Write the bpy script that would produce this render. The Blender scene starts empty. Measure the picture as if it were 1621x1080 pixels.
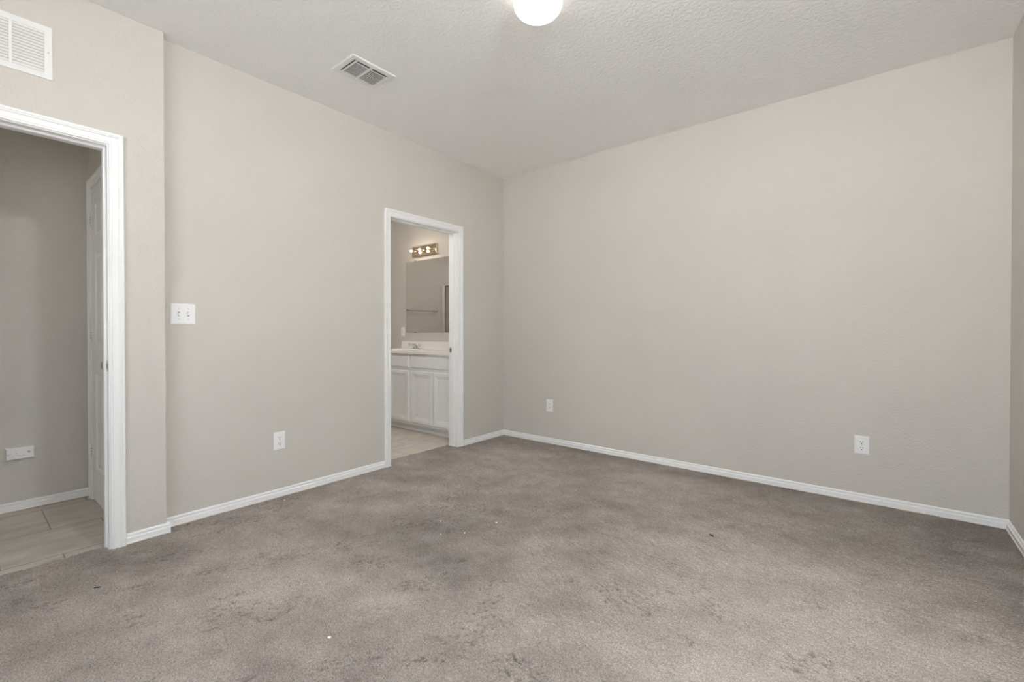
import bpy, bmesh, math, random
import numpy as np
from mathutils import Vector, Matrix, noise

random.seed(7)
C = bpy.context.scene
COL = C.collection
R = math.radians
H = 2.74                                   # ceiling height
W = 3.69                                   # bedroom width (x), left wall at x = 0
YB = -4.75                                 # rear wall behind the camera, long back wall at y = 0

# ------------------------------------------------------------------ camera
F_PX, CY_PX = 713.57, 530.61
YAW, PITCH = R(38.976), R(-0.4519)
fwd = Vector((-math.sin(YAW) * math.cos(PITCH), math.cos(YAW) * math.cos(PITCH), math.sin(PITCH)))
rgt = fwd.cross(Vector((0, 0, 1))).normalized()
upv = rgt.cross(fwd)
cam_data = bpy.data.cameras.new('camera')
cam = bpy.data.objects.new('camera', cam_data)
COL.objects.link(cam)
cam.matrix_world = Matrix(((rgt.x, upv.x, -fwd.x, 3.1101), (rgt.y, upv.y, -fwd.y, -3.7000), (rgt.z, upv.z, -fwd.z, 1.1061), (0, 0, 0, 1)))
cam_data.sensor_width = 36
cam_data.lens = 36 * F_PX / 1621
cam_data.shift_y = (CY_PX - 540) / 1621
cam_data.clip_start = 0.02
C.camera = cam

# ------------------------------------------------------------------ light and exposure
C.view_settings.view_transform = 'Standard'
C.view_settings.look = 'None'
C.view_settings.gamma = 1.0
C.view_settings.use_curve_mapping = False
C.view_settings.exposure = 0.20
SKY = 2.6
SUN = 24.0
world = bpy.data.worlds.new('overcast_sky')
C.world = world
world.use_nodes = True
wbg = world.node_tree.nodes['Background']
wbg.inputs[0].default_value = (0.90, 0.96, 1.04, 1)
wbg.inputs[1].default_value = SKY
C.cycles.max_bounces = 14
C.cycles.diffuse_bounces = 8
C.cycles.glossy_bounces = 6
C.cycles.transmission_bounces = 8
C.cycles.transparent_max_bounces = 12
C.cycles.sample_clamp_indirect = 30.0
sun_data = bpy.data.lights.new('sun', 'SUN')
sun_data.energy, sun_data.angle = SUN, R(1.0)
sun_data.color = (1.0, 0.99, 0.98)
sun = bpy.data.objects.new('sun', sun_data)
COL.objects.link(sun)
sun.rotation_euler = Vector((0.35, -0.30, -1.0)).to_track_quat('-Z', 'Y').to_euler()   # high, from behind the house: lights the patio, not the room
DOME_GLOW, BULB_GLOW, BATH_FILL, HALL_FILL, FLASH_STAND_IN = 1.6, 84.0, 52.0, 15.0, 112.0  # last three drive added lamps out of view, there for their light
# windows: (wall, from, to, sill, head)
WIN_RIGHT = (-3.75, -2.83, 0.80, 2.15)
WIN_REAR = (1.10, 3.50, 0.50, 2.20)


def portal(name, loc, rot, sx, sy):
    d = bpy.data.lights.new(name, 'AREA')
    d.shape = 'RECTANGLE'
    d.size, d.size_y = sx, sy
    d.cycles.is_portal = True
    o = bpy.data.objects.new(name, d)
    o.location, o.rotation_euler = loc, rot
    COL.objects.link(o)


portal('window_daylight', (W + 0.13, (WIN_RIGHT[0] + WIN_RIGHT[1]) / 2, (WIN_RIGHT[2] + WIN_RIGHT[3]) / 2), (0, R(90), 0), 1.35, 0.92)
portal('window_daylight', ((WIN_REAR[0] + WIN_REAR[1]) / 2, YB - 0.13, (WIN_REAR[2] + WIN_REAR[3]) / 2), (R(90), 0, 0), 2.40, 1.70)


# ------------------------------------------------------------------ materials
def srgb(r, g, b):
    f = lambda c: (c / 255 / 12.92) if c / 255 <= 0.04045 else ((c / 255 + 0.055) / 1.055) ** 2.4
    return (f(r), f(g), f(b), 1)


def mat(name, col, rough=0.5, metal=0.0, **kw):
    m = bpy.data.materials.new(name)
    m.use_nodes = True
    b = m.node_tree.nodes['Principled BSDF']
    b.inputs['Base Color'].default_value = col
    b.inputs['Roughness'].default_value = rough
    b.inputs['Metallic'].default_value = metal
    for k, v in kw.items():
        b.inputs[k.replace('_', ' ')].default_value = v
    return m


def nd(m, t, **kw):
    n = m.node_tree.nodes.new(t)
    for k, v in kw.items():
        setattr(n, k, v)
    return n


def lk(m, a, b):
    m.node_tree.links.new(a, b)


def coords(m):
    return nd(m, 'ShaderNodeNewGeometry').outputs['Position']


def noise_tex(m, scale, detail=2, rough=0.5, vec=None):
    n = nd(m, 'ShaderNodeTexNoise')
    n.inputs['Scale'].default_value = scale
    n.inputs['Detail'].default_value = detail
    n.inputs['Roughness'].default_value = rough
    lk(m, vec if vec is not None else coords(m), n.inputs['Vector'])
    return n


def bump(m, height, strength, dist):
    b = nd(m, 'ShaderNodeBump')
    b.inputs['Strength'].default_value = strength
    b.inputs['Distance'].default_value = dist
    lk(m, height, b.inputs['Height'])
    lk(m, b.outputs['Normal'], m.node_tree.nodes['Principled BSDF'].inputs['Normal'])


def painted(name, col, rough, scale, strength, dist, vary=0.03):
    m = mat(name, col, rough)
    n = noise_tex(m, scale, 3)
    bump(m, n.outputs['Fac'], strength, dist)
    big = noise_tex(m, 1.7, 2)
    mx = nd(m, 'ShaderNodeMix', data_type='RGBA')
    mx.inputs[6].default_value = tuple(c * (1 - vary) for c in col[:3]) + (1,)
    mx.inputs[7].default_value = tuple(min(1, c * (1 + vary)) for c in col[:3]) + (1,)
    lk(m, big.outputs['Fac'], mx.inputs[0])
    lk(m, mx.outputs[2], m.node_tree.nodes['Principled BSDF'].inputs['Base Color'])
    return m


M = {}
M['wall'] = painted('greige_wall_paint', (0.622, 0.596, 0.556, 1), 0.75, 85, 0.55, 0.005)
M['ceiling'] = painted('textured_ceiling_paint', (0.90, 0.905, 0.91, 1), 0.85, 60, 0.8, 0.006, 0.015)
M['trim'] = painted('white_gloss_trim_paint', (0.88, 0.885, 0.89, 1), 0.32, 30, 0.02, 0.002, 0.01)
M['raw'] = mat('raw_wood_edge', (0.55, 0.40, 0.27, 1), 0.8)
M['plastic'] = mat('white_plastic', (0.90, 0.905, 0.91, 1), 0.35)
M['plate'] = mat('white_cover_plate', (0.88, 0.885, 0.895, 1), 0.4)
M['dark'] = mat('dark_slot', (0.03, 0.03, 0.03, 1), 0.7)
M['grey'] = mat('grey_print', (0.22, 0.22, 0.22, 1), 0.7)
M['metal_white'] = mat('white_enamelled_metal', (0.82, 0.82, 0.81, 1), 0.4)
M['duct'] = mat('duct_interior', (0.05, 0.05, 0.05, 1), 0.8)
M['screw'] = mat('painted_screw', (0.62, 0.62, 0.61, 1), 0.35)
M['chrome'] = mat('chrome', (0.80, 0.80, 0.80, 1), 0.08, 1.0)
M['nickel'] = mat('satin_nickel', (0.42, 0.41, 0.40, 1), 0.3, 1.0)
M['bronze'] = mat('dark_bronze', (0.07, 0.065, 0.06, 1), 0.4, 0.6)
M['mirror'] = mat('mirror_silver', (0.86, 0.87, 0.86, 1), 0.0, 1.0)
M['brass_chrome'] = mat('polished_light_bar', (0.80, 0.66, 0.50, 1), 0.10, 1.0)
M['acrylic'] = mat('clear_acrylic', (0.95, 0.97, 0.97, 1), 0.05, 0.0, Transmission_Weight=0.8, IOR=1.45)
M['obscure'] = mat('obscure_shower_glass', (0.62, 0.585, 0.55, 1), 0.45, 0.0, Transmission_Weight=0.2, IOR=1.3)
M['fibreglass'] = mat('white_fibreglass', (0.90, 0.89, 0.87, 1), 0.3)
M['vanity'] = painted('white_cabinet_paint', (0.79, 0.81, 0.83, 1), 0.4, 40, 0.04, 0.002, 0.01)
M['marble'] = mat('cream_cultured_marble', (0.88, 0.865, 0.84, 1), 0.18)
M['crumb'] = mat('white_crumb', (0.9, 0.9, 0.88, 1), 0.6)
M['lint'] = mat('dark_lint', (0.045, 0.035, 0.028, 1), 0.9)


def glow(name, col, strength, base=(0.9, 0.9, 0.88, 1)):
    m = mat(name, base, 0.25)
    b = m.node_tree.nodes['Principled BSDF']
    b.inputs['Emission Color'].default_value = col
    b.inputs['Emission Strength'].default_value = strength
    return m


M['dome'] = glow('lit_opal_glass', (1.0, 0.93, 0.82, 1), DOME_GLOW)
M['bulb'] = glow('lit_bulb', (1.0, 0.84, 0.66, 1), BULB_GLOW)
M['bath_fill'] = glow('added_bathroom_glow', (1.0, 0.95, 0.89, 1), BATH_FILL)
M['flash_stand_in'] = glow('bounce_flash_glow', (0.94, 0.98, 1.0, 1), FLASH_STAND_IN)
M['hall_fill'] = glow('added_hall_glow', (1.0, 0.93, 0.83, 1), HALL_FILL)

# clear window glass
m = bpy.data.materials.new('window_glass')
m.use_nodes = True
nt = m.node_tree
nt.nodes.clear()
out = nt.nodes.new('ShaderNodeOutputMaterial')
tr = nt.nodes.new('ShaderNodeBsdfTransparent')
gl = nt.nodes.new('ShaderNodeBsdfGlossy')
gl.inputs['Roughness'].default_value = 0.02
mxs = nt.nodes.new('ShaderNodeMixShader')
mxs.inputs[0].default_value = 0.06
nt.links.new(tr.outputs[0], mxs.inputs[1])
nt.links.new(gl.outputs[0], mxs.inputs[2])
nt.links.new(mxs.outputs[0], out.inputs[0])
M['glass'] = m


def tile_material(name, x_line, row_w, y_joint, length, col_a, col_b, grout):
    """rows of stone look tiles running along y, joints of every other row half a tile on"""
    m = mat(name, col_a, 0.38)
    bs = m.node_tree.nodes['Principled BSDF']
    sep = nd(m, 'ShaderNodeSeparateXYZ')
    lk(m, coords(m), sep.inputs[0])

    def mth(op, a, b=None, c=None):
        n = nd(m, 'ShaderNodeMath', operation=op)
        for i, v in enumerate((a, b, c)):
            if v is None:
                continue
            if isinstance(v, (int, float)):
                n.inputs[i].default_value = v
            else:
                lk(m, v, n.inputs[i])
        return n.outputs[0]
    u = mth('DIVIDE', mth('SUBTRACT', sep.outputs[0], x_line), row_w)
    row = mth('FLOOR', u)
    odd = mth('MULTIPLY', mth('FLOORED_MODULO', row, 2.0), 0.5)
    v = mth('ADD', mth('DIVIDE', mth('SUBTRACT', sep.outputs[1], y_joint), length), odd)
    fu = mth('FRACT', u)
    fv = mth('FRACT', v)
    eu = mth('MULTIPLY', mth('MINIMUM', fu, mth('SUBTRACT', 1.0, fu)), row_w)
    ev = mth('MULTIPLY', mth('MINIMUM', fv, mth('SUBTRACT', 1.0, fv)), length)
    e = mth('MINIMUM', eu, ev)
    g = mth('LESS_THAN', e, 0.0028)
    cid = mth('ADD', mth('MULTIPLY', row, 7.31), mth('MULTIPLY', mth('FLOOR', v), 3.17))
    wn = nd(m, 'ShaderNodeTexWhiteNoise', noise_dimensions='1D')
    lk(m, cid, wn.inputs['W'])
    mp = nd(m, 'ShaderNodeMapping')
    mp.inputs['Scale'].default_value = (3.2, 1.0, 3)
    lk(m, coords(m), mp.inputs['Vector'])
    off = nd(m, 'ShaderNodeVectorMath', operation='ADD')
    lk(m, mp.outputs[0], off.inputs[0])
    lk(m, wn.outputs['Color'], off.inputs[1])
    n1 = noise_tex(m, 4.0, 6, 0.62, off.outputs[0])
    rmp = nd(m, 'ShaderNodeMapRange')
    rmp.inputs[1].default_value, rmp.inputs[2].default_value = 0.32, 0.68
    lk(m, n1.outputs['Fac'], rmp.inputs[0])
    mx = nd(m, 'ShaderNodeMix', data_type='RGBA')
    mx.inputs[6].default_value, mx.inputs[7].default_value = col_a, col_b
    lk(m, rmp.outputs[0], mx.inputs[0])
    mg = nd(m, 'ShaderNodeMix', data_type='RGBA')
    lk(m, g, mg.inputs[0])
    lk(m, mx.outputs[2], mg.inputs[6])
    mg.inputs[7].default_value = grout
    lk(m, mg.outputs[2], bs.inputs['Base Color'])
    hgt = mth('MINIMUM', e, 0.005)
    bump(m, hgt, 0.6, 0.5)
    return m


M['tile_hall'] = tile_material('hall_stone_tile', -0.968, 0.4475, -3.364, 0.42, (0.40, 0.365, 0.325, 1), (0.58, 0.545, 0.50, 1), (0.20, 0.17, 0.14, 1))
M['tile_bath'] = tile_material('bathroom_stone_tile', -0.962, 0.4475, -0.879, 0.45, (0.50, 0.445, 0.39, 1), (0.64, 0.585, 0.525, 1), (0.24, 0.20, 0.165, 1))

# carpet: fibre colours vary from tuft to tuft, worn and brushed areas are carried by the mesh
m = mat('taupe_cut_pile_carpet', (0.33, 0.29, 0.26, 1), 0.95, 0.0)
m.node_tree.nodes['Principled BSDF'].inputs['Specular IOR Level'].default_value = 0.1
at = nd(m, 'ShaderNodeAttribute', attribute_name='wear')
fleck = noise_tex(m, 215, 2, 0.7)
fl = nd(m, 'ShaderNodeMapRange')
fl.inputs[1].default_value, fl.inputs[2].default_value = 0.30, 0.70
lk(m, fleck.outputs['Fac'], fl.inputs[0])
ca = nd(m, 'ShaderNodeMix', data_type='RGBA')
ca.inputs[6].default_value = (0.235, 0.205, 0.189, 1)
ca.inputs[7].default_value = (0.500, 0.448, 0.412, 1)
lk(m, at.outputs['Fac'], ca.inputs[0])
fm = nd(m, 'ShaderNodeMapRange')
fm.inputs[3].default_value, fm.inputs[4].default_value = 0.60, 1.42
lk(m, fl.outputs[0], fm.inputs[0])
cm = nd(m, 'ShaderNodeVectorMath', operation='SCALE')
lk(m, ca.outputs[2], cm.inputs[0])
lk(m, fm.outputs[0], cm.inputs['Scale'])
so = nd(m, 'ShaderNodeAttribute', attribute_name='tuft_shade')
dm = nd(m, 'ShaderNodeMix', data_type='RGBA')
dm.inputs[7].default_value = (0.085, 0.070, 0.062, 1)  # dark colour painted in as the shade of gaps between tufts
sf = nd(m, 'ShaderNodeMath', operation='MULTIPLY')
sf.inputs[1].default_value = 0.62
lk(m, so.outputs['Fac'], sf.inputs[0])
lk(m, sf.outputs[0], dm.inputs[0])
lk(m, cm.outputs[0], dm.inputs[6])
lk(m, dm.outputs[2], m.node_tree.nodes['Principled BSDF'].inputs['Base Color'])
bump(m, fleck.outputs['Fac'], 0.8, 0.006)
M['carpet'] = m


# ------------------------------------------------------------------ mesh helpers
def box(bm, x0, x1, y0, y1, z0, z1, mi=0):
    if x1 < x0: x0, x1 = x1, x0
    if y1 < y0: y0, y1 = y1, y0
    if z1 < z0: z0, z1 = z1, z0
    v = [bm.verts.new(p) for p in ((x0, y0, z0), (x1, y0, z0), (x1, y1, z0), (x0, y1, z0), (x0, y0, z1), (x1, y0, z1), (x1, y1, z1), (x0, y1, z1))]
    fs = []
    for q in ((3, 2, 1, 0), (4, 5, 6, 7), (0, 1, 5, 4), (1, 2, 6, 5), (2, 3, 7, 6), (3, 0, 4, 7)):
        f = bm.faces.new([v[i] for i in q])
        f.material_index = mi
        fs.append(f)
    return v, fs


def loft(bm, rings, closed=True, cap=True, mi=0):
    """skin a list of equally long rings of points"""
    vs = [[bm.verts.new(p) for p in r] for r in rings]
    n = len(rings[0])
    for a, b in zip(vs, vs[1:]):
        for i in range(n if closed else n - 1):
            j = (i + 1) % n
            f = bm.faces.new((a[i], a[j], b[j], b[i]))
            f.material_index = mi
    if cap and closed:
        bm.faces.new(vs[0][::-1]).material_index = mi
        bm.faces.new(vs[-1]).material_index = mi
    return vs


def frame_of(d):
    d = Vector(d).normalized()
    a = Vector((0, 0, 1)) if abs(d.z) < 0.9 else Vector((1, 0, 0))
    u = d.cross(a).normalized()
    return u, d.cross(u), d


def tube(bm, pts, radii, seg=14, cap=True):
    pts = [Vector(p) for p in pts]
    rings = []
    for i, p in enumerate(pts):
        d = (pts[min(i + 1, len(pts) - 1)] - pts[max(i - 1, 0)])
        u, v, _ = frame_of(d)
        r = radii[i] if hasattr(radii, '__len__') else radii
        rings.append([p + (u * math.cos(2 * math.pi * k / seg) + v * math.sin(2 * math.pi * k / seg)) * r for k in range(seg)])
    loft(bm, rings, True, cap)


def lathe(bm, o, axis, prof, seg=32):
    """prof: (distance along axis, radius); radius 0 at an end closes to a point-like cap"""
    u, v, d = frame_of(axis)
    o = Vector(o)
    rings = [[o + d * t + (u * math.cos(2 * math.pi * k / seg) + v * math.sin(2 * math.pi * k / seg)) * max(r, 1e-4) for k in range(seg)] for t, r in prof]
    loft(bm, rings, True, True)


def done(name, bm, material, parent=None, bevel=0.0, seg=2, smooth=False, angle=35):
    bmesh.ops.remove_doubles(bm, verts=bm.verts, dist=1e-6)
    bmesh.ops.recalc_face_normals(bm, faces=bm.faces)
    me = bpy.data.meshes.new(name)
    bm.to_mesh(me)
    bm.free()
    o = bpy.data.objects.new(name, me)
    COL.objects.link(o)
    for x in (material if isinstance(material, (list, tuple)) else [material]):
        me.materials.append(x)
    if parent is not None:
        o.parent = parent
        o.matrix_parent_inverse = parent.matrix_world.inverted() if False else Matrix.Identity(4)
    if bevel:
        b = o.modifiers.new('edge', 'BEVEL')
        b.width, b.segments, b.limit_method, b.angle_limit = bevel, seg, 'ANGLE', R(40)
        b.harden_normals = False
    if smooth:
        for p in me.polygons:
            p.use_smooth = True
        try:
            me.set_sharp_from_angle(angle=R(angle))
        except Exception:
            pass
    return o


def new():
    return bmesh.new()


def thing(name, label, cat, loc=(0, 0, 0), rot=(0, 0, 0), group=None):
    o = bpy.data.objects.new(name, None)
    o.empty_display_size = 0.05
    COL.objects.link(o)
    o.location, o.rotation_euler = loc, rot
    o['label'], o['category'] = label, cat
    if group:
        o['group'] = group
    return o


def structure(o, label, cat):
    o['kind'], o['label'], o['category'] = 'structure', label, cat
    return o


def copy_tree(src, loc, label, rot=None):
    r = src.copy()
    COL.objects.link(r)
    r.location, r['label'] = loc, label
    if rot is not None:
        r.rotation_euler = rot
    for ch in list(src.children):
        c = ch.copy()
        COL.objects.link(c)
        c.parent = r
        for g in list(ch.children):
            d = g.copy()
            COL.objects.link(d)
            d.parent = c
    return r


def rect_loops(bm, to3d, x0, x1, z0, z1, loops, mi=0):
    """concentric rectangles (inset, depth) skinned together, last one filled; to3d(x, z, depth) -> point"""
    rings = []
    for ins, d in loops:
        rings.append([to3d(x0 + ins, z0 + ins, d), to3d(x1 - ins, z0 + ins, d), to3d(x1 - ins, z1 - ins, d), to3d(x0 + ins, z1 - ins, d)])
    vs = loft(bm, rings, True, False, mi)
    bm.faces.new(vs[-1]).material_index = mi
    return vs


def front_y(y):                                       # panels that face -y, depth positive towards the room
    return lambda x, z, d: Vector((x, y - d, z))


# ------------------------------------------------------------------ shell
TZ = -0.015                                           # tile level; the carpet pile stands at about 0
JT = 0.02                                             # jamb thickness
BATH = (-1.443, -0.681)                               # bathroom doorway between jamb faces
ENTRY = (-3.973, -3.211)                              # hall doorway between jamb faces
HEAD = 2.048
XE = 0.08                                             # face of the furred-out wall around the hall doorway
STEP = -2.972
XH = -1.055                                           # far wall of the hall
YH = -3.126                                           # end wall of the hall
XB = -2.57                                            # far wall of the bathroom
ZF = -0.12

bm = new()
arch = [(STEP - 0.05, ZF), (BATH[0] - JT, ZF), (BATH[0] - JT, HEAD + JT), (BATH[1] + JT, HEAD + JT), (BATH[1] + JT, ZF), (0, ZF), (0, H), (STEP - 0.05, H)]
loft(bm, [[Vector((x, y, z)) for y, z in arch] for x in (-0.115, 0)], True, True)
structure(done('wall_left', bm, M['wall']), 'greige wall with the bathroom doorway and double light switch', 'wall')
bm = new()
YHE = -6.4
arch = [(YHE, ZF), (ENTRY[0] - JT, ZF), (ENTRY[0] - JT, HEAD + JT), (ENTRY[1] + JT, HEAD + JT), (ENTRY[1] + JT, ZF), (STEP, ZF), (STEP, H), (YHE, H)]
loft(bm, [[Vector((x, y, z)) for y, z in arch] for x in (-0.04, XE)], True, True)
structure(done('wall_entry', bm, M['wall'], bevel=0.006, seg=3), 'greige wall section standing proud around the hall doorway', 'wall')
bm = new()
box(bm, -0.115, W + 0.12, 0, 0.12, ZF, H)
structure(done('wall_back', bm, M['wall']), 'long bare greige wall with two outlets near the floor', 'wall')


def holed_wall(name, along, pos, thick, a0, a1, win, label):
    bm = new()
    def bx(p0, p1, z0, z1):
        if along == 'y':
            box(bm, pos, pos + thick, p0, p1, z0, z1)
        else:
            box(bm, p0, p1, pos, pos + thick, z0, z1)
    bx(a0, win[0], ZF, H)
    bx(win[1], a1, ZF, H)
    bx(win[0], win[1], ZF, win[2])
    bx(win[0], win[1], win[3], H)
    return structure(done(name, bm, M['wall']), label, 'wall')


holed_wall('wall_right', 'y', W, 0.12, YB - 0.12, 0, WIN_RIGHT, 'greige wall meeting the long bare wall at its right end')
holed_wall('wall_rear', 'x', YB - 0.12, 0.12, XE, W, WIN_REAR, 'greige wall with a window opposite the long bare wall')

bm = new(); box(bm, XB - 0.1, -0.115, 0, 0.12, ZF, H)
structure(done('wall_bathroom_back', bm, M['wall']), 'bathroom wall behind the vanity and mirror', 'wall')
bm = new(); box(bm, XB - 0.1, XB, -2.5, 0, ZF, H)
structure(done('wall_bathroom_side', bm, M['wall']), 'bathroom wall that carries the towel bar, seen in the mirror', 'wall')
bm = new(); box(bm, XB, -0.115, -2.5, -2.4, ZF, H)
structure(done('wall_bathroom_front', bm, M['wall']), 'bathroom wall opposite the vanity', 'wall')
bm = new(); box(bm, XH - 0.1, XH, YHE, YH + 0.1, ZF, H)
structure(done('wall_hall', bm, M['wall']), 'greige hall wall seen through the open doorway', 'wall')
bm = new(); box(bm, XH, -0.04, YHE - 0.1, YHE, ZF, H)
structure(done('wall_hall_end', bm, M['wall']), 'greige wall closing the far end of the hall', 'wall')
DX0, DX1, DTOP = -0.930, -0.166, 2.045                # closet door in the hall's end wall
bm = new()
box(bm, XH, DX0 - JT, YH, YH + 0.1, ZF, H)
box(bm, DX1 + JT, -0.04, YH, YH + 0.1, ZF, H)
box(bm, DX0 - JT, DX1 + JT, YH, YH + 0.1, DTOP + JT, H)
structure(done('wall_closet', bm, M['wall']), 'narrow hall wall around the white panelled closet door', 'wall')

bm = new(); box(bm, XB - 0.1, W + 0.12, YHE - 0.1, 0.12, H, H + 0.1)
structure(done('ceiling', bm, M['ceiling']), 'plain pale textured ceiling', 'ceiling')
bm = new(); box(bm, XH, 0.03, YHE, YH + 0.1, ZF, TZ)
structure(done('floor_hall', bm, M['tile_hall']), 'grey beige stone tile floor of the hall', 'floor')
bm = new(); box(bm, XB, -0.10, -2.4, 0, ZF, TZ)
structure(done('floor_bathroom', bm, M['tile_bath']), 'beige stone tile floor of the bathroom', 'floor')
bm = new()
box(bm, -40, 60, -60, 40, -0.4, -0.3)
structure(done('ground', bm, mat('pale_concrete', (0.55, 0.53, 0.50, 1), 0.9)), 'pale concrete patio outside the windows', 'ground')


# ------------------------------------------------------------------ carpet
def build_carpet():
    s = 0.005
    x0, y0 = -0.158, YB
    nx, ny = int(round((W - x0) / s)) + 1, int(round((0 - y0) / s)) + 1
    rng = np.random.default_rng(11)
    xs = x0 + np.arange(nx) * s
    ys = y0 + np.arange(ny) * s
    X, Y = np.meshgrid(xs, ys, indexing='ij')
    fx = np.fft.fftfreq(nx, s)[:, None]
    fy = np.fft.fftfreq(ny, s)[None, :]

    def field(su, sv, ang=0.0, seed=None):
        """white noise blurred by an oriented gaussian of widths su, sv (metres), unit variance"""
        r = np.random.default_rng(seed) if seed is not None else rng
        w = np.fft.fft2(r.standard_normal((nx, ny)))
        c, sn = math.cos(ang), math.sin(ang)
        a = fx * c + fy * sn
        b = -fx * sn + fy * c
        k = np.exp(-2 * math.pi ** 2 * ((a * su) ** 2 + (b * sv) ** 2))
        f = np.real(np.fft.ifft2(w * k))
        return (f - f.mean()) / f.std()

    def blob(cx, cy, rx, ry, ang=0.0):
        c, sn = math.cos(ang), math.sin(ang)
        a = ((X - cx) * c + (Y - cy) * sn) / rx
        b = (-(X - cx) * sn + (Y - cy) * c) / ry
        return np.exp(-(a * a + b * b))
    sm = lambda v, lo, hi: (lambda t: t * t * (3 - 2 * t))(np.clip((v - lo) / (hi - lo), 0, 1))

    tuft = field(0.0030, 0.0030)
    yarn_a = field(0.0085, 0.0028, R(-15))            # the way the pile lies, one way by the back wall and across it by the hall
    yarn_b = field(0.0085, 0.0028, R(75))
    lay = sm(X + 0.25 * field(0.25, 0.25), 1.5, 2.3)
    yarn = yarn_a * lay + yarn_b * (1 - lay)
    lump = field(0.016, 0.016)
    roll = field(0.10, 0.10)
    # brushed and trodden places: patches of open, ruffled pile
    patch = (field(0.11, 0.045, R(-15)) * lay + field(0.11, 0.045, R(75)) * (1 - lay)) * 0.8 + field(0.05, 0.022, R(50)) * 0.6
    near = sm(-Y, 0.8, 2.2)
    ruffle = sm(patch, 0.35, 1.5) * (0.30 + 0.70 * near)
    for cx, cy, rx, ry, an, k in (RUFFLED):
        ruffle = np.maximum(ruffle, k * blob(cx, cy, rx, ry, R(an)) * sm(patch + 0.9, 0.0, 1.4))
    h = 0.0017 * tuft + 0.0012 * yarn + 0.0010 * lump + 0.0012 * roll
    pits = np.clip(yarn * 0.85 + tuft * 0.45 - 0.75, 0, 2.0)
    h -= (0.0020 + 0.0140 * ruffle) * np.minimum(pits, 1.4) ** 0.7
    tuft_shade = np.clip(ruffle * 1.15, 0, 1) * sm(yarn * 0.85 + tuft * 0.45, 0.40, 1.5)   # shade in the pits of ruffled pile, put into the colour
    # wear: 1 = flattened pale pile, 0 = deep fresh pile
    wear = 0.45 + 0.085 * field(0.28, 0.20) + 0.085 * field(0.07, 0.05, R(20)) + 0.05 * field(0.02, 0.02)
    for cx, cy, rx, ry, an, k in (WORN):
        wear = wear + k * blob(cx, cy, rx, ry, R(an))
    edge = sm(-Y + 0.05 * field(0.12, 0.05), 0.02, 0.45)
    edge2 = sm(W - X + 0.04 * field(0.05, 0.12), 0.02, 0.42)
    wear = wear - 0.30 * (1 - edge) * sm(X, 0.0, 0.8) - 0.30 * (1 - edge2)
    wear = np.clip(wear, 0, 1)
    # where there is carpet
    room = (X >= 0.0) & (X <= W + 1e-6) & ~((X < XE) & (Y < STEP))
    way1 = (X < 0.0) & (Y > BATH[0]) & (Y < BATH[1])
    way2 = (X < XE) & (X > 0.012) & (Y > ENTRY[0]) & (Y < ENTRY[1])
    wav = 0.002 * np.sin(Y * 41) + 0.0015 * np.sin(Y * 97 + 1)
    way1 &= X > -0.150 + wav
    way2 &= X > 0.014 + wav
    keep = room | way1 | way2
    # rounded edge towards the tiles
    d = np.full(X.shape, 1.0)
    d = np.where(way1, np.minimum(d, X - (-0.150 + wav)), d)
    d = np.where(way2, np.minimum(d, X - (0.014 + wav)), d)
    h = h - 0.018 * np.clip(1 - d / 0.012, 0, 1) ** 2
    h -= 0.0012
    idx = np.full(X.shape, -1, np.int64)
    quad = keep[:-1, :-1] & keep[1:, :-1] & keep[1:, 1:] & keep[:-1, 1:]
    used = np.zeros(X.shape, bool)
    used[:-1, :-1] |= quad; used[1:, :-1] |= quad; used[1:, 1:] |= quad; used[:-1, 1:] |= quad
    idx[used] = np.arange(used.sum())
    co = np.stack([X[used], Y[used], h[used]], 1).astype(np.float32)
    q = np.stack([idx[:-1, :-1][quad], idx[1:, :-1][quad], idx[1:, 1:][quad], idx[:-1, 1:][quad]], 1).astype(np.int32)
    me = bpy.data.meshes.new('floor')
    me.vertices.add(len(co))
    me.vertices.foreach_set('co', co.ravel())
    me.loops.add(q.size)
    me.loops.foreach_set('vertex_index', q.ravel())
    me.polygons.add(len(q))
    me.polygons.foreach_set('loop_start', np.arange(0, q.size, 4, dtype=np.int32))
    me.polygons.foreach_set('loop_total', np.full(len(q), 4, np.int32))
    me.polygons.foreach_set('use_smooth', np.ones(len(q), bool))
    me.update(calc_edges=True)
    a = me.attributes.new('wear', 'FLOAT', 'POINT')
    a.data.foreach_set('value', wear[used].astype(np.float32))
    a = me.attributes.new('tuft_shade', 'FLOAT', 'POINT')
    a.data.foreach_set('value', tuft_shade[used].astype(np.float32))
    me.materials.append(M['carpet'])
    o = bpy.data.objects.new('floor', me)
    COL.objects.link(o)
    structure(o, 'worn taupe cut pile carpet across the bedroom floor', 'carpet')


# (x, y, radius, radius, angle, strength) on the floor, metres
RUFFLED = [(1.62, -2.62, 0.16, 0.07, 30, 0.9), (1.95, -2.55, 0.12, 0.06, 20, 0.8), (2.60, -1.80, 0.09, 0.12, 0, 1.0), (1.25, -2.35, 0.12, 0.05, 30, 0.8),
           (2.25, -2.75, 0.15, 0.06, 15, 0.7), (1.15, -2.95, 0.12, 0.05, 35, 0.8), (3.05, -1.95, 0.16, 0.08, 60, 0.7), (2.75, -2.25, 0.14, 0.06, 80, 0.6)]
WORN = [(2.75, -1.60, 0.75, 0.60, 0, 0.50), (1.45, -2.70, 0.6, 0.5, 30, 0.16), (0.75, -3.05, 0.5, 0.4, 0, 0.14), (1.9, -1.55, 0.45, 0.55, 30, -0.16),
        (0.4, -0.9, 0.5, 0.4, 0, 0.10), (1.35, -1.95, 0.35, 0.3, 0, -0.14), (3.2, -2.2, 0.4, 0.5, 0, 0.22)]
build_carpet()

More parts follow.
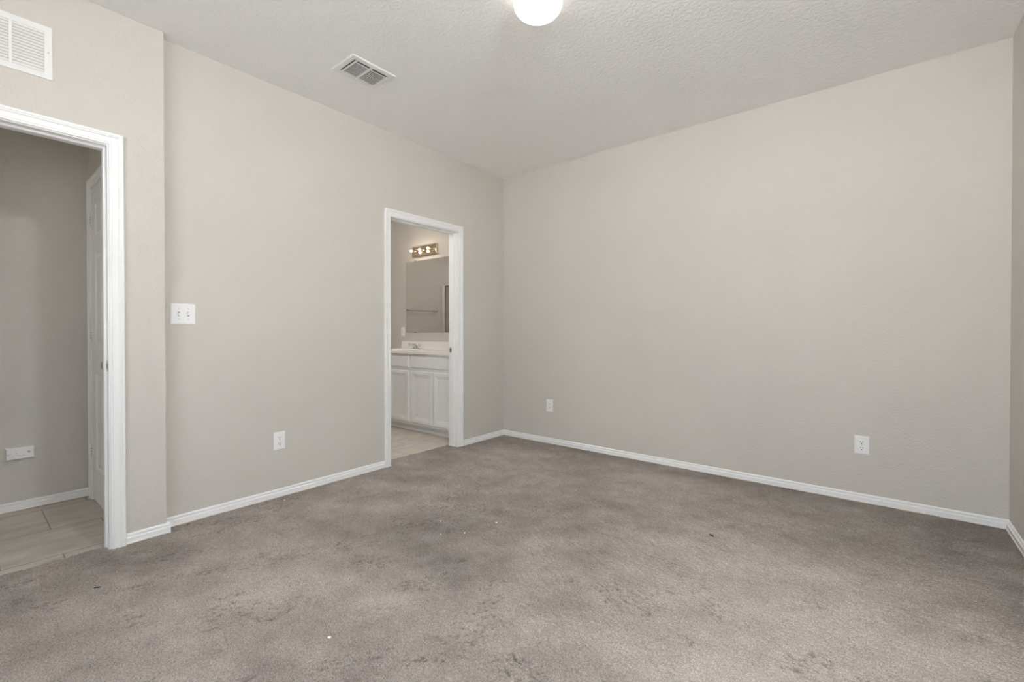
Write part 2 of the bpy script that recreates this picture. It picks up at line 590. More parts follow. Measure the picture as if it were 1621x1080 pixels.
# ------------------------------------------------------------------ baseboards
BASE = [(0.0, -0.02), (0.0125, -0.02), (0.0130, 0.0005), (0.0140, 0.0015), (0.0140, 0.0065), (0.0120, 0.0090), (0.0120, 0.0270), (0.0110, 0.0310), (0.0060, 0.0335), (0.0040, 0.0350),
        (0.0040, 0.0375), (0.0065, 0.0390), (0.0075, 0.0410), (0.0068, 0.0480), (0.0030, 0.0530), (0.0, 0.0540)]


def baseboard(name, p0, p1, n, label, lift=0.0, raw=True):
    bm = new()
    p0, p1, n = Vector(p0), Vector(p1), Vector(n)
    mk = lambda p: [p + n * d + Vector((0, 0, z + lift)) for d, z in BASE]
    loft(bm, [mk(p0), mk(p1)], True, True)
    if raw:                                           # unpainted bottom edge above the pile
        for f in bm.faces:
            c = f.calc_center_median()
            if c.z - lift < 0.0006 and len(f.verts) == 4:
                f.material_index = 1
    o = done(name, bm, [M['trim'], M['raw']])
    return structure(o, label, 'baseboard')


baseboard('baseboard_left', (0, STEP + 0.004, 0), (0, BATH[0] - 0.06, 0), (1, 0, 0), 'white baseboard below the double light switch')
baseboard('baseboard_corner', (0, BATH[1] + 0.06, 0), (0, 0, 0), (1, 0, 0), 'short white baseboard between bathroom doorway and corner')
baseboard('baseboard_back', (0, 0, 0), (W, 0, 0), (0, -1, 0), 'white baseboard along the long bare wall')
baseboard('baseboard_right', (W, 0, 0), (W, YB, 0), (-1, 0, 0), 'white baseboard at the right hand end of the room')
baseboard('baseboard_entry', (XE, ENTRY[1] + 0.06, 0), (XE, STEP + 0.014, 0), (1, 0, 0), 'stub of white baseboard beside the hall doorway casing')
baseboard('baseboard_rear', (XE, YB, 0), (W, YB, 0), (0, 1, 0), 'white baseboard below the rear window')
baseboard('baseboard_door', (XE, YB, 0), (XE, ENTRY[0] - 0.06, 0), (1, 0, 0), 'white baseboard beyond the hall doorway')
baseboard('baseboard_hall', (XH, YHE, 0), (XH, YH, 0), (1, 0, 0), 'white baseboard on the tiled hall floor', TZ + 0.006)
baseboard('baseboard_closet', (XH, YH, 0), (DX0 - 0.06, YH, 0), (0, -1, 0), 'tiny white baseboard return beside the closet door', TZ + 0.006)
baseboard('baseboard_bathroom', (XB, 0, 0), (-1.75, 0, 0), (0, -1, 0), 'white baseboard beside the vanity', TZ + 0.006)
baseboard('baseboard_towel', (XB, -1.43, 0), (XB, 0, 0), (1, 0, 0), 'white baseboard below the towel bar', TZ + 0.006)

# ------------------------------------------------------------------ doorway trim
CASING = [(0.0, 0.0), (0.0, 0.0085), (0.0035, 0.0105), (0.0075, 0.0105), (0.0090, 0.0060), (0.0112, 0.0060), (0.0120, 0.0090), (0.030, 0.0115), (0.0335, 0.0120), (0.0395, 0.0170),
          (0.0425, 0.0170), (0.0435, 0.0135), (0.0455, 0.0135), (0.0465, 0.0175), (0.0545, 0.0175), (0.0575, 0.0155), (0.0575, 0.0)]
CREV = 0.005


def u_sweep(bm, prof, a0, a1, zt, z0, at):
    """prof (out from the opening edge, depth) swept up one side, over the head and down; at(along, z, depth)"""
    st = [[at(a0 - w, z0, d) for w, d in prof], [at(a0 - w, zt + w, d) for w, d in prof], [at(a1 + w, zt + w, d) for w, d in prof], [at(a1 + w, z0, d) for w, d in prof]]
    loft(bm, st, True, True)


def doorway(name, xf, xb, gap, stop, strike_x, strike_z, label, zf=-0.012, zb=-0.016, lip=1):
    a0, a1 = gap
    bm = new()
    u_sweep(bm, CASING, a0 - CREV, a1 + CREV, HEAD + CREV, zf, lambda a, z, d: Vector((xf + d, a, z)))
    root = structure(done(name, bm, M['trim'], smooth=True, angle=20), label, 'door trim')
    bm = new()
    u_sweep(bm, CASING, a0 - CREV, a1 + CREV, HEAD + CREV, zb, lambda a, z, d: Vector((xb - d, a, z)))
    done('casing', bm, M['trim'], root, smooth=True, angle=20)
    bm = new()
    u_sweep(bm, [(0, xb), (0, xf), (JT, xf), (JT, xb)], a0, a1, HEAD, zb, lambda a, z, d: Vector((d, a, z)))
    done('jamb', bm, M['trim'], root, bevel=0.0012)
    bm = new()
    u_sweep(bm, [(0.0, stop[0]), (-0.011, stop[0] + 0.001), (-0.011, stop[1] - 0.004), (-0.0085, stop[1]), (0.0, stop[1])], a0, a1, HEAD, zb, lambda a, z, d: Vector((d, a, z)))
    done('stop', bm, M['trim'], root)
    # strike plate let into the latch jamb
    bm = new()
    x0, x1 = strike_x
    z0, z1 = strike_z
    t = 0.0022
    zc, zh = (z0 + z1) / 2, (z1 - z0) / 2
    ring = []
    pr = [(x0, z0 + 0.006), (x0 + 0.003, z0), (x1 - 0.004, z0), (x1, z0 + 0.010), (x1 + 0.004 * lip, zc - 0.012), (x1 + 0.004 * lip, zc + 0.012), (x1, z1 - 0.010), (x1 - 0.004, z1), (x0 + 0.003, z1), (x0, z1 - 0.006)]
    loft(bm, [[Vector((x, a1 + 0.0005, z)) for x, z in pr], [Vector((x, a1 - t, z)) for x, z in pr]], True, True)
    sp = done('strike_plate', bm, M['nickel'], root, bevel=0.0006)
    sp['label'] = 'satin nickel strike plate'
    bm = new()
    xm = (x0 + x1) / 2
    box(bm, xm - 0.006, xm + 0.006, a1 - t - 0.0004, a1 - t, zc - 0.013, zc + 0.013)
    done('latch_hole', bm, M['dark'], sp)
    bm = new()
    for zz in (zc - zh * 0.72, zc + zh * 0.72):
        lathe(bm, (xm, a1 - t + 0.0002, zz), (0, -1, 0), [(0, 0.0032), (0.0008, 0.003), (0.0009, 0)], 10)
    done('screw', bm, M['chrome'], sp)
    return root


doorway('trim_1', XE, -0.04, ENTRY, (0.010, 0.042), (0.048, 0.076), (0.903, 0.958), 'white moulded casing and jamb of the hall doorway')
doorway('trim_2', 0.0, -0.115, BATH, (-0.072, -0.040), (-0.110, -0.084), (0.898, 0.953), 'white moulded casing and jamb of the bathroom doorway', -0.012, -0.020)


# ------------------------------------------------------------------ panelled slabs
def panelled(bm, to3d, back, xc, zc, cells, loops, edge=0.0):
    """a slab whose front is cut at xc, zc; the cells named get sunken or raised panels"""
    x0, x1, z0, z1 = xc[0], xc[-1], zc[0], zc[-1]
    for i in range(len(xc) - 1):
        for j in range(len(zc) - 1):
            a, b, c, d = xc[i], xc[i + 1], zc[j], zc[j + 1]
            if (i, j) in cells:
                rect_loops(bm, to3d, a, b, c, d, loops)
            else:
                bm.faces.new([bm.verts.new(to3d(*p, 0)) for p in ((a, c), (b, c), (b, d), (a, d))])
    e = edge
    rings = [[to3d(x0, z0, 0), to3d(x1, z0, 0), to3d(x1, z1, 0), to3d(x0, z1, 0)],
             [to3d(x0 - e, z0 - e, -e), to3d(x1 + e, z0 - e, -e), to3d(x1 + e, z1 + e, -e), to3d(x0 - e, z1 + e, -e)],
             [to3d(x0 - e, z0 - e, -back), to3d(x1 + e, z0 - e, -back), to3d(x1 + e, z1 + e, -back), to3d(x0 - e, z1 + e, -back)]]
    vs = loft(bm, rings, True, False)
    bm.faces.new(vs[-1])


# closet door at the end of the hall: six moulded panels
PANEL = [(0, 0), (0.004, -0.001), (0.014, -0.008), (0.022, -0.009), (0.042, -0.003), (0.046, -0.0025)]
bm = new()
YD = YH - 0.004
w_ = DX1 - DX0
xc = [DX0, DX0 + 0.118, DX0 + 0.118 + 0.214, DX1 - 0.118 - 0.214, DX1 - 0.118, DX1]
zc = [0.005, 0.215, 0.835, 1.015, 1.620, 1.725, 1.935, DTOP - 0.004]
panelled(bm, front_y(YD), 0.035, [x for x in xc], zc, {(i, j) for i in (1, 3) for j in (1, 3, 5)}, PANEL)
door1 = structure(done('door_1', bm, M['trim'], bevel=0.0), 'white six panel closet door standing at the hall end', 'door')
bm = new()
u_sweep(bm, CASING, DX0 - CREV, DX1 + CREV, DTOP + CREV, TZ + 0.006, lambda a, z, d: Vector((a, YH - d, z)))
done('casing', bm, M['trim'], door1, smooth=True, angle=20)
bm = new()
u_sweep(bm, [(0.002, YH + 0.1), (0.002, YH), (JT, YH), (JT, YH + 0.1)], DX0, DX1, DTOP, TZ + 0.004, lambda a, z, d: Vector((a, d, z)))
done('jamb', bm, M['trim'], door1)
for k, zc_ in enumerate((0.318, 1.083, 1.845)):
    bm = new()
    box(bm, DX0 - 0.030, DX0 - 0.001, YD - 0.0080, YD + 0.004, zc_ - 0.048, zc_ + 0.048)
    box(bm, DX0 + 0.002, DX0 + 0.030, YD - 0.0022, YD + 0.002, zc_ - 0.048, zc_ + 0.048)
    hg = done('hinge', bm, M['trim'], door1, bevel=0.001)
    bm = new()
    for i in range(5):
        za = zc_ - 0.048 + i * 0.0196
        tube(bm, [(DX0, YD - 0.010, za), (DX0, YD - 0.010, za + 0.0176)], 0.0075, 12)
    done('knuckle', bm, M['trim'], hg, smooth=True)
    bm = new()
    for s_ in (-0.0215, -0.0035, 0.0145):
        box(bm, DX0 - 0.0305, DX0 + 0.008, YD - 0.0085, YD - 0.004, zc_ + s_ - 0.0016, zc_ + s_ + 0.0016)
    done('gap_line', bm, M['dark'], hg)
kz = 0.918
bm = new()
lathe(bm, (DX1 - 0.060, YD, kz), (0, -1, 0), [(0, 0.031), (0.005, 0.031), (0.009, 0.026), (0.010, 0.013), (0.026, 0.011), (0.032, 0.017), (0.040, 0.026), (0.052, 0.027), (0.060, 0.021), (0.063, 0.010), (0.0635, 0)], 28)
k = done('knob', bm, M['nickel'], door1, smooth=True)
k['label'] = 'satin nickel round door knob'

# ------------------------------------------------------------------ windows behind the camera
def window(name, along, pos, outw, win, label):
    a0, a1, z0, z1 = win
    P = (lambda a, d, z: Vector((pos + outw * d, a, z))) if along == 'y' else (lambda a, d, z: Vector((a, pos + outw * d, z)))
    def bx(bm, b0, b1, d0, d1, c0, c1):
        p, q = P(b0, d0, c0), P(b1, d1, c1)
        box(bm, p.x, q.x, p.y, q.y, p.z, q.z)
    bm = new()
    f = 0.045
    bx(bm, a0, a0 + f, 0.06, 0.11, z0, z1); bx(bm, a1 - f, a1, 0.06, 0.11, z0, z1)
    bx(bm, a0 + f, a1 - f, 0.06, 0.11, z0, z0 + f); bx(bm, a0 + f, a1 - f, 0.06, 0.11, z1 - f, z1)
    root = structure(done(name, bm, M['plastic'], bevel=0.002), label, 'window')
    am, zm = (a0 + a1) / 2, (z0 + z1) / 2
    bm = new(); bx(bm, am - 0.03, am + 0.03, 0.065, 0.105, z0 + f, z1 - f); done('mullion', bm, M['plastic'], root)
    bm = new()
    bx(bm, a0 + f, am - 0.03, 0.07, 0.10, zm - 0.02, zm + 0.02); bx(bm, am + 0.03, a1 - f, 0.07, 0.10, zm - 0.02, zm + 0.02)
    done('meeting_rail', bm, M['plastic'], root)
    for u0, u1 in ((a0 + f, am - 0.03), (am + 0.03, a1 - f)):
        for c0, c1 in ((z0 + f, zm - 0.02), (zm + 0.02, z1 - f)):
            bm = new(); bx(bm, u0, u1, 0.083, 0.087, c0, c1); done('pane', bm, M['glass'], root)
    bm = new(); bx(bm, a0 - 0.04, a1 + 0.04, -0.03, 0.06, z0 - 0.02, z0); done('sill', bm, M['trim'], root, bevel=0.004)


window('window_1', 'y', W, 1, WIN_RIGHT, 'white twin sash window in the right hand wall')
window('window_2', 'x', YB, -1, WIN_REAR, 'white twin sash window in the rear wall')

# ------------------------------------------------------------------ wall plates
def plate_mesh(w, h, t=0.0055, b=0.006):
    """cover plate in local axes: x across, z up, faces +y"""
    bm = new()
    f = lambda x, z, d: Vector((x, d, z))
    rect_loops(bm, f, -w / 2, w / 2, -h / 2, h / 2, [(0, -0.001), (0, t * 0.35), (b * 0.35, t * 0.80), (b, t), (b + 0.002, t)])
    return bm


def disc_face(bm, cx, cz, rx, rz, d0, d1, flat=0.0, seg=24):
    ring = []
    for k in range(seg):
        a = 2 * math.pi * k / seg
        x, z = rx * math.cos(a), rz * math.sin(a)
        if flat:
            z = max(-flat, min(flat, z))
        ring.append((cx + x, cz + z))
    loft(bm, [[Vector((x, d0, z)) for x, z in ring], [Vector((x, d1, z)) for x, z in ring]], True, True)


def outlet(label, loc, rz, w=0.0755, h=0.119):
    t = thing('wall_outlet', label, 'outlet', loc, (0, 0, rz), 'white duplex outlets on the bedroom walls')
    done('cover_plate', plate_mesh(w, h), M['plate'], t)
    for s in (1, -1):
        bm = new()
        disc_face(bm, 0, s * 0.0195, 0.0172, 0.0172, 0.004, 0.0072, 0.0140)
        r = done('receptacle', bm, M['plastic'], t, bevel=0.0006)
        for x in (-0.0064, 0.0064):
            bm = new()
            box(bm, x - 0.0013, x + 0.0013, 0.0070, 0.00745, s * 0.0195 - 0.0005, s * 0.0195 + 0.0090)
            done('slot', bm, M['dark'], r)
        bm = new()
        disc_face(bm, 0, s * 0.0195 - 0.0072, 0.0030, 0.0034, 0.0070, 0.00745, 0, 14)
        done('ground_hole', bm, M['dark'], r)
    bm = new()
    lathe(bm, (0, 0.0052, 0), (0, 1, 0), [(0, 0.003), (0.0009, 0.0026), (0.001, 0)], 12)
    done('screw', bm, M['screw'], t)
    return t


o1 = outlet('white outlet low on the wall with the double light switch', (0.0, -2.336, 0.3745), R(-90))
o2 = copy_tree(o1, (0.598, 0.0, 0.372), 'white outlet on the long wall close to the room corner', (0, 0, R(180)))
o3 = copy_tree(o1, (3.038, 0.0, 0.368), 'white outlet on the long wall towards the far end from the corner', (0, 0, R(180)))

t = thing('light_switch', 'white double toggle light switch on the wall near the hall doorway', 'switch', (0.0, -2.871, 1.207), (0, 0, R(-90)))
done('cover_plate', plate_mesh(0.122, 0.118), M['plate'], t)
for x, s in ((0.023, -1), (-0.023, 1)):
    bm = new()
    box(bm, x - 0.0052, x + 0.0052, 0.0050, 0.0057, -0.0122, 0.0122)
    fr = done('switch_opening', bm, M['grey'], t)
    bm = new()
    a, b = 0.0042, 0.0034
    pts0 = [(x - a, 0.0045, -0.009), (x + a, 0.0045, -0.009), (x + a, 0.0045, 0.009), (x - a, 0.0045, 0.009)]
    zc_ = s * 0.0075
    pts1 = [(x - b, 0.0165, zc_ - 0.003), (x + b, 0.0165, zc_ - 0.003), (x + b, 0.0165, zc_ + 0.003), (x - b, 0.0165, zc_ + 0.003)]
    loft(bm, [[Vector(p) for p in pts0], [Vector(p) for p in pts1]], True, True)
    done('toggle', bm, M['plastic'], t, bevel=0.0008)
    for z in (0.030, -0.030):
        bm = new()
        lathe(bm, (x, 0.0052, z), (0, 1, 0), [(0, 0.0034), (0.001, 0.003), (0.0011, 0)], 14)
        done('screw', bm, M['screw'], t)

t = thing('bathroom_outlet', 'white safety outlet on the bathroom wall beside the mirror', 'outlet', (-1.7205, 0, 1.104), (0, 0, R(180)))
done('cover_plate', plate_mesh(0.079, 0.120), M['plate'], t)
bm = new(); box(bm, -0.0165, 0.0165, 0.004, 0.0075, -0.0335, 0.0335)
r = done('receptacle', bm, M['plastic'], t, bevel=0.001)
for s in (1, -1):
    for x in (-0.0064, 0.0064):
        bm = new()
        box(bm, x - 0.0012, x + 0.0012, 0.0072, 0.0078, s * 0.021 - 0.004, s * 0.021 + 0.004)
        done('slot', bm, M['dark'], r)
    bm = new()
    box(bm, -0.009, 0.009, 0.0072, 0.0086, s * 0.00325 - 0.0022, s * 0.00325 + 0.0022)
    done('test_button', bm, M['screw'], r)

# ------------------------------------------------------------------ alarm low on the hall wall (faces +x)
t = thing('alarm_box', 'small white rectangular alarm with round button low on the hall wall', 'alarm', (XH, -3.448, 0.350), (0, 0, R(-90)))
bm = new()
wa, ha, ta = 0.124, 0.070, 0.030
seg = 8
def alarm_ring(s, d):
    pts = []
    for k in range(seg + 1):
        u = k / seg
        z = (u - 0.5) * ha
        pts.append((wa / 2 - 0.0035 * math.sin(math.pi * u), z))
    for k in range(seg + 1):
        u = 1 - k / seg
        z = (u - 0.5) * ha
        pts.append((-wa / 2 + 0.0035 * math.sin(math.pi * u), z))
    return [Vector((x * s, d, z * s)) for x, z in pts]
loft(bm, [alarm_ring(0.97, 0.0), alarm_ring(1.0, 0.003), alarm_ring(1.0, ta - 0.003), alarm_ring(0.97, ta)], True, True)
body = done('body', bm, M['plastic'], t, smooth=True, angle=30)
bm = new()
lathe(bm, (0.034, ta - 0.0005, -0.004), (0, 1, 0), [(0, 0.0112), (0.0015, 0.0108), (0.002, 0.009), (0.0021, 0)], 28)
done('test_button', bm, M['plastic'], t, smooth=True)
bm = new()
n_ = 5
for i in range(n_):
    z = (i - 2) * 0.0028
    hw = 0.0075 - abs(i - 2) * 0.0026
    box(bm, -0.036 - hw, -0.036 + hw, ta - 0.0003, ta + 0.0006, z - 0.0009 + 0.003, z + 0.0009 + 0.003)
done('speaker_grille', bm, M['grey'], t)
bm = new()
box(bm, 0.047, 0.0545, ta - 0.0003, ta + 0.0004, -0.0055, -0.003)
box(bm, 0.0135, 0.0205, ta - 0.0003, ta + 0.0004, -0.0025, 0.0005)
box(bm, 0.031, 0.036, ta - 0.0003, ta + 0.0004, -0.0205, -0.0190)
rr = random.Random(3)
for zz, xa, xb_ in ((-0.0150, 0.016, -0.028), (-0.0185, 0.002, -0.013)):
    x = xa
    while x > xb_:
        l_ = rr.uniform(0.001, 0.003)
        box(bm, x - l_, x, ta - 0.0003, ta + 0.0003, zz - 0.0005, zz + 0.0005)
        x -= l_ + 0.0007
done('printed_text', bm, M['grey'], t)

# ------------------------------------------------------------------ return air grille above the hall doorway (faces +x)
GY0, GY1, GZ0, GZ1 = -3.781, -3.403, 2.288, 2.532
t = thing('return_air_grille', 'white slatted return air grille above the hall doorway', 'air vent', (XE, (GY0 + GY1) / 2, (GZ0 + GZ1) / 2), (0, 0, R(-90)))
gw, gh = GY1 - GY0, GZ1 - GZ0
fb, bar_w = 0.0265, 0.0105
pw = (gw - 2 * fb - 2 * bar_w) / 3
bm = new()
yf, yb_ = 0.006, 0.0
box(bm, -gw / 2, -gw / 2 + fb, yb_, yf, -gh / 2, gh / 2)
box(bm, gw / 2 - fb, gw / 2, yb_, yf, -gh / 2, gh / 2)
box(bm, -gw / 2 + fb, gw / 2 - fb, yb_, yf, -gh / 2, -gh / 2 + fb)
box(bm, -gw / 2 + fb, gw / 2 - fb, yb_, yf, gh / 2 - fb, gh / 2)
for i in (1, 2):
    xx = -gw / 2 + fb + i * pw + (i - 1) * bar_w
    box(bm, xx, xx + bar_w, yb_, yf, -gh / 2 + fb, gh / 2 - fb)
bmesh.ops.remove_doubles(bm, verts=bm.verts, dist=1e-5)
done('frame', bm, M['metal_white'], t)
bm = new(); box(bm, -gw / 2 + fb - 0.003, gw / 2 - fb + 0.003, 0.0004, 0.0010, -gh / 2 + fb - 0.003, gh / 2 - fb + 0.003)
done('duct_opening', bm, M['screw'], t)
ns = 14
pitch = (gh - 2 * fb) / ns
for i in range(3):
    xa = -gw / 2 + fb + i * (pw + bar_w)
    bm = new()
    for k_ in range(ns):
        zb = -gh / 2 + fb + k_ * pitch
        pr = [(0.0012, zb + pitch * 1.02), (0.0050, zb + pitch * 0.30), (0.0058, zb + pitch * 0.24), (0.0058, zb + pitch * 0.14), (0.0050, zb + pitch * 0.18), (0.0012, zb + pitch * 0.85)]
        loft(bm, [[Vector((xa + 0.0003, d, z)) for d, z in pr], [Vector((xa + pw - 0.0003, d, z)) for d, z in pr]], True, True)
    done('louver_slats', bm, M['metal_white'], t)
for x in (-gw / 2 + fb * 0.5, gw / 2 - fb * 0.5):
    bm = new()
    lathe(bm, (x, yf - 0.0004, 0.001), (0, 1, 0), [(0, 0.0042), (0.0012, 0.0036), (0.0014, 0)], 14)
    done('screw', bm, M['screw'], t)

# ------------------------------------------------------------------ ceiling register
RX0, RX1, RY0, RY1 = 0.470, 0.713, -2.220, -1.916
t = thing('ceiling_register', 'white ceiling air register with two banks of dark slots', 'air vent', ((RX0 + RX1) / 2, (RY0 + RY1) / 2, H))
rw, rl = (RX1 - RX0) / 2, (RY1 - RY0) / 2
ox, oy = 0.083, 0.117                                  # half opening
bm = new()
P2 = lambda x, y, d: Vector((x, y, -d))
def ring2(a, b, d):
    return [Vector((-a, -b, -d)), Vector((a, -b, -d)), Vector((a, b, -d)), Vector((-a, b, -d))]
loft(bm, [ring2(rw, rl, 0), ring2(rw, rl, 0.002), ring2(rw - 0.004, rl - 0.004, 0.0065), ring2(rw - 0.008, rl - 0.008, 0.0075), ring2(ox + 0.006, oy + 0.006, 0.0085), ring2(ox, oy, 0.0070), ring2(ox, oy, 0)], True, False)
done('frame', bm, M['metal_white'], t)
bm = new(); box(bm, -ox, ox, -oy, oy, -0.0012, -0.0004)
done('duct_opening', bm, M['duct'], t)
bm = new()
box(bm, -ox, ox, -0.0065, 0.0065, -0.0082, -0.001)
done('divider', bm, M['metal_white'], t)
nb = 9
for y0_, y1_ in ((-oy + 0.020, -0.0065), (0.0065, oy)):
    bm = new()
    pt = (2 * ox - 0.022) / nb
    for i in range(nb):
        xa = -ox + 0.001 + i * pt
        pr = [(xa + 0.0066, -0.0085), (xa + 0.0086, -0.0085), (xa + 0.0086, -0.0078), (xa + 0.0074, -0.0074), (xa + 0.0068, -0.0014), (xa + 0.0060, -0.0014)]
        loft(bm, [[Vector((x, y0_, z)) for x, z in pr], [Vector((x, y1_, z)) for x, z in pr]], True, True)
    xa = ox - 0.0190
    pr = [(xa - 0.006, -0.0030), (xa - 0.002, -0.0078), (xa + 0.008, -0.0086), (xa + 0.008, -0.0076), (xa - 0.001, -0.0066), (xa - 0.005, -0.0030)]
    loft(bm, [[Vector((x, y0_, z)) for x, z in pr], [Vector((x, y1_, z)) for x, z in pr]], True, True)
    done('louver_slats', bm, M['metal_white'], t)
bm = new()
pr = [(-oy + 0.0075, -0.0080), (-oy + 0.020, -0.0084), (-oy + 0.022, -0.003), (-oy + 0.010, -0.003)]
loft(bm, [[Vector((-ox, y, z)) for y, z in pr], [Vector((ox, y, z)) for y, z in pr]], True, True)
done('end_slat', bm, M['metal_white'], t)
for y in (-rl + 0.014, rl - 0.014):
    bm = new()
    lathe(bm, (0.0, y, -0.0074), (0, 0, -1), [(0, 0.004), (0.0016, 0.0034), (0.0018, 0)], 14)
    done('screw', bm, M['screw'], t)

# ------------------------------------------------------------------ lamps
def ceiling_lamp(loc, label, rad, drop, material, canopy=0.02):
    t = thing('ceiling_light', label, 'ceiling light', loc)
    bm = new()
    lathe(bm, (0, 0, 0), (0, 0, -1), [(0, rad * 0.86), (canopy * 0.7, rad * 0.86), (canopy, rad * 0.80), (canopy + 0.001, 0)], 40)
    done('canopy', bm, M['metal_white'], t, smooth=True)
    bm = new()
    pr = [(canopy - 0.004, rad * 0.80), (canopy + 0.004, rad * 0.93)]
    c0 = canopy + 0.020
    for k_ in range(15):
        a = -0.25 + (math.pi / 2 + 0.25) * k_ / 14
        pr.append((c0 + (drop - c0) * math.sin(a) if a > 0 else c0 + 0.04 * math.sin(a), rad * math.cos(a)))
    lathe(bm, (0, 0, 0), (0, 0, -1), pr, 48)
    g = done('glass_shade', bm, material, t, smooth=True, angle=60)
    return t


ceiling_lamp((1.821, -1.906, H), 'lit round opal glass dome lamp on the bedroom ceiling', 0.118, 0.110, M['dome'])
t = thing('flash_stand_in_globe', 'added lit white globe out of view, standing in for bounce flash', 'ceiling light', (2.98, -2.83, H))  # added lamp above the frame, in place of a flash bounced off the ceiling
bm = new()
lathe(bm, (0, 0, 0), (0, 0, -1), [(0, 0.065), (0.012, 0.065), (0.022, 0.050), (0.026, 0.035), (0.040, 0.038), (0.041, 0)], 32)
done('canopy', bm, M['nickel'], t, smooth=True)
bm = new()
lathe(bm, (0, 0, -0.034), (0, 0, -1), [(0.120 - 0.120 * math.cos(math.pi * k_ / 20), 0.120 * math.sin(math.pi * k_ / 20)) for k_ in range(1, 21)], 40)
done('globe_shade', bm, M['flash_stand_in'], t, smooth=True, angle=60)
ceiling_lamp((-1.0, -1.45, H), 'added unseen round ceiling lamp that brightens the bathroom', 0.14, 0.10, M['bath_fill'])  # added fixture out of view, there to brighten the bathroom
ceiling_lamp((-0.55, -5.2, H), 'added unseen round ceiling lamp that brightens the hall', 0.14, 0.10, M['hall_fill'])  # added fixture out of view, lifts the light in the hall

# ------------------------------------------------------------------ bathroom: vanity
VX0, VX1 = -1.740, -0.118
t = thing('bathroom_vanity', 'white bathroom vanity cabinet with panelled doors below the mirror', 'cabinet', (-0.93, -0.25, TZ))
VO = Vector((-0.93, -0.25, TZ))
def vfinish(name, bm, material, parent=None, **kw):
    bmesh.ops.translate(bm, verts=bm.verts, vec=-VO)
    return done(name, bm, material, parent if parent is not None else t, **kw)
bm = new()
for q in ((VX0 + 0.012, VX1, -0.498, -0.480, 0.070, 0.8585), (VX0 + 0.012, VX0 + 0.028, -0.480, -0.012, 0.070, 0.8585), (VX1 - 0.016, VX1, -0.480, -0.012, 0.070, 0.8585),
          (VX0 + 0.028, VX1 - 0.016, -0.024, -0.012, 0.070, 0.8585), (VX0 + 0.028, VX1 - 0.016, -0.480, -0.024, 0.070, 0.086)):
    box(bm, *q)
vfinish('carcass', bm, M['vanity'], bevel=0.0015)
bm = new()
box(bm, VX0 + 0.012, VX1, -0.425, -0.03, TZ, 0.070)
kick = vfinish('toe_kick', bm, M['vanity'])
bm = new()
pr = [(0, TZ), (0.011, TZ), (0.011, 0.003), (0.006, 0.012), (0, 0.013)]
loft(bm, [[Vector((x, -0.425 - d, z)) for d, z in pr] for x in (VX0 + 0.012, VX1)], True, True)
vfinish('shoe_molding', bm, M['trim'], kick)
DLOOP = [(0, 0), (0.026, 0), (0.030, -0.002), (0.062, -0.0100), (0.064, -0.0105)]
FY = -0.518
for x0, x1 in ((-1.690, -1.334), (-1.320, -0.962), (-0.916, -0.560), (-0.545, -0.187)):
    bm = new()
    e = 0.006
    panelled(bm, front_y(FY), 0.020, [x0 + e, x1 - e], [0.099 + e, 0.670 - e], {(0, 0)}, DLOOP, e)
    vfinish('door', bm, M['vanity'])
for x0, x1 in ((-1.690, -0.962), (-0.916, -0.187)):
    bm = new()
    e = 0.011
    panelled(bm, front_y(FY), 0.020, [x0 + e, x1 - e], [0.702 + e, 0.832 - e], set(), DLOOP, e)
    vfinish('drawer_front', bm, M['vanity'])

# countertop with moulded basins and splash
t = thing('bathroom_countertop', 'cream cultured marble vanity top with raised backsplash', 'countertop', (-0.93, -0.25, 0.861))
VO = Vector((-0.93, -0.25, 0.861))
ZT = 0.889
bx_c, by_c, bx_r, by_r = -1.33, -0.285, 0.215, 0.155
bm = new()
seg = 48
outer, inner = [], []
X0, X1, Y0, Y1 = VX0 - 0.006, -0.90, -0.531, -0.005
def rect_pt(a, X0, X1, Y0, Y1):
    c, s = math.cos(a), math.sin(a)
    cx, cy = bx_c, by_c
    tx = ((X1 - cx) / c) if c > 1e-9 else ((X0 - cx) / c) if c < -1e-9 else 1e9
    ty = ((Y1 - cy) / s) if s > 1e-9 else ((Y0 - cy) / s) if s < -1e-9 else 1e9
    k_ = min(tx, ty)
    return (cx + c * k_, cy + s * k_)
angs = sorted([2 * math.pi * k_ / seg for k_ in range(seg)] + [math.atan2(y - by_c, x - bx_c) % (2 * math.pi) for x in (X0, X1) for y in (Y0, Y1)])
rp = [rect_pt(a, X0, X1, Y0, Y1) for a in angs]
el = lambda s, z: [Vector((bx_c + bx_r * s * math.cos(a), by_c + by_r * s * math.sin(a), z)) for a in angs]
loft(bm, [[Vector((x, y, 0.8615)) for x, y in rp], [Vector((x, y, ZT - 0.004)) for x, y in rp],
          [Vector((bx_c + (x - bx_c) * 0.994, by_c + (y - by_c) * 0.99, ZT)) for x, y in rp],
          el(1.06, ZT), el(1.0, ZT - 0.004), el(0.9, ZT - 0.05), el(0.7, ZT - 0.095), el(0.35, ZT - 0.115), el(0.05, ZT - 0.118)], True, True)
box(bm, -0.902, VX1, -0.531, -0.005, 0.8615, ZT)
vfinish('counter', bm, M['marble'], smooth=True, angle=30)
bm = new()
sx = VX0 + 0.004
pr = [(sx, ZT - 0.002), (sx + 0.006, ZT + 0.010), (sx + 0.012, 0.976), (sx + 0.016, 0.981), (VX1, 0.981), (VX1, ZT - 0.002)]
loft(bm, [[Vector((x, -0.003, z)) for x, z in pr], [Vector((x, -0.022, z)) for x, z in pr]], True, True)
vfinish('backsplash', bm, M['marble'], bevel=0.003)
bm = new()
lathe(bm, (bx_c, by_c, ZT - 0.1185), (0, 0, 1), [(0, 0.022), (0.002, 0.022), (0.003, 0.016), (0.0031, 0)], 20)
vfinish('drain', bm, M['chrome'], smooth=True)

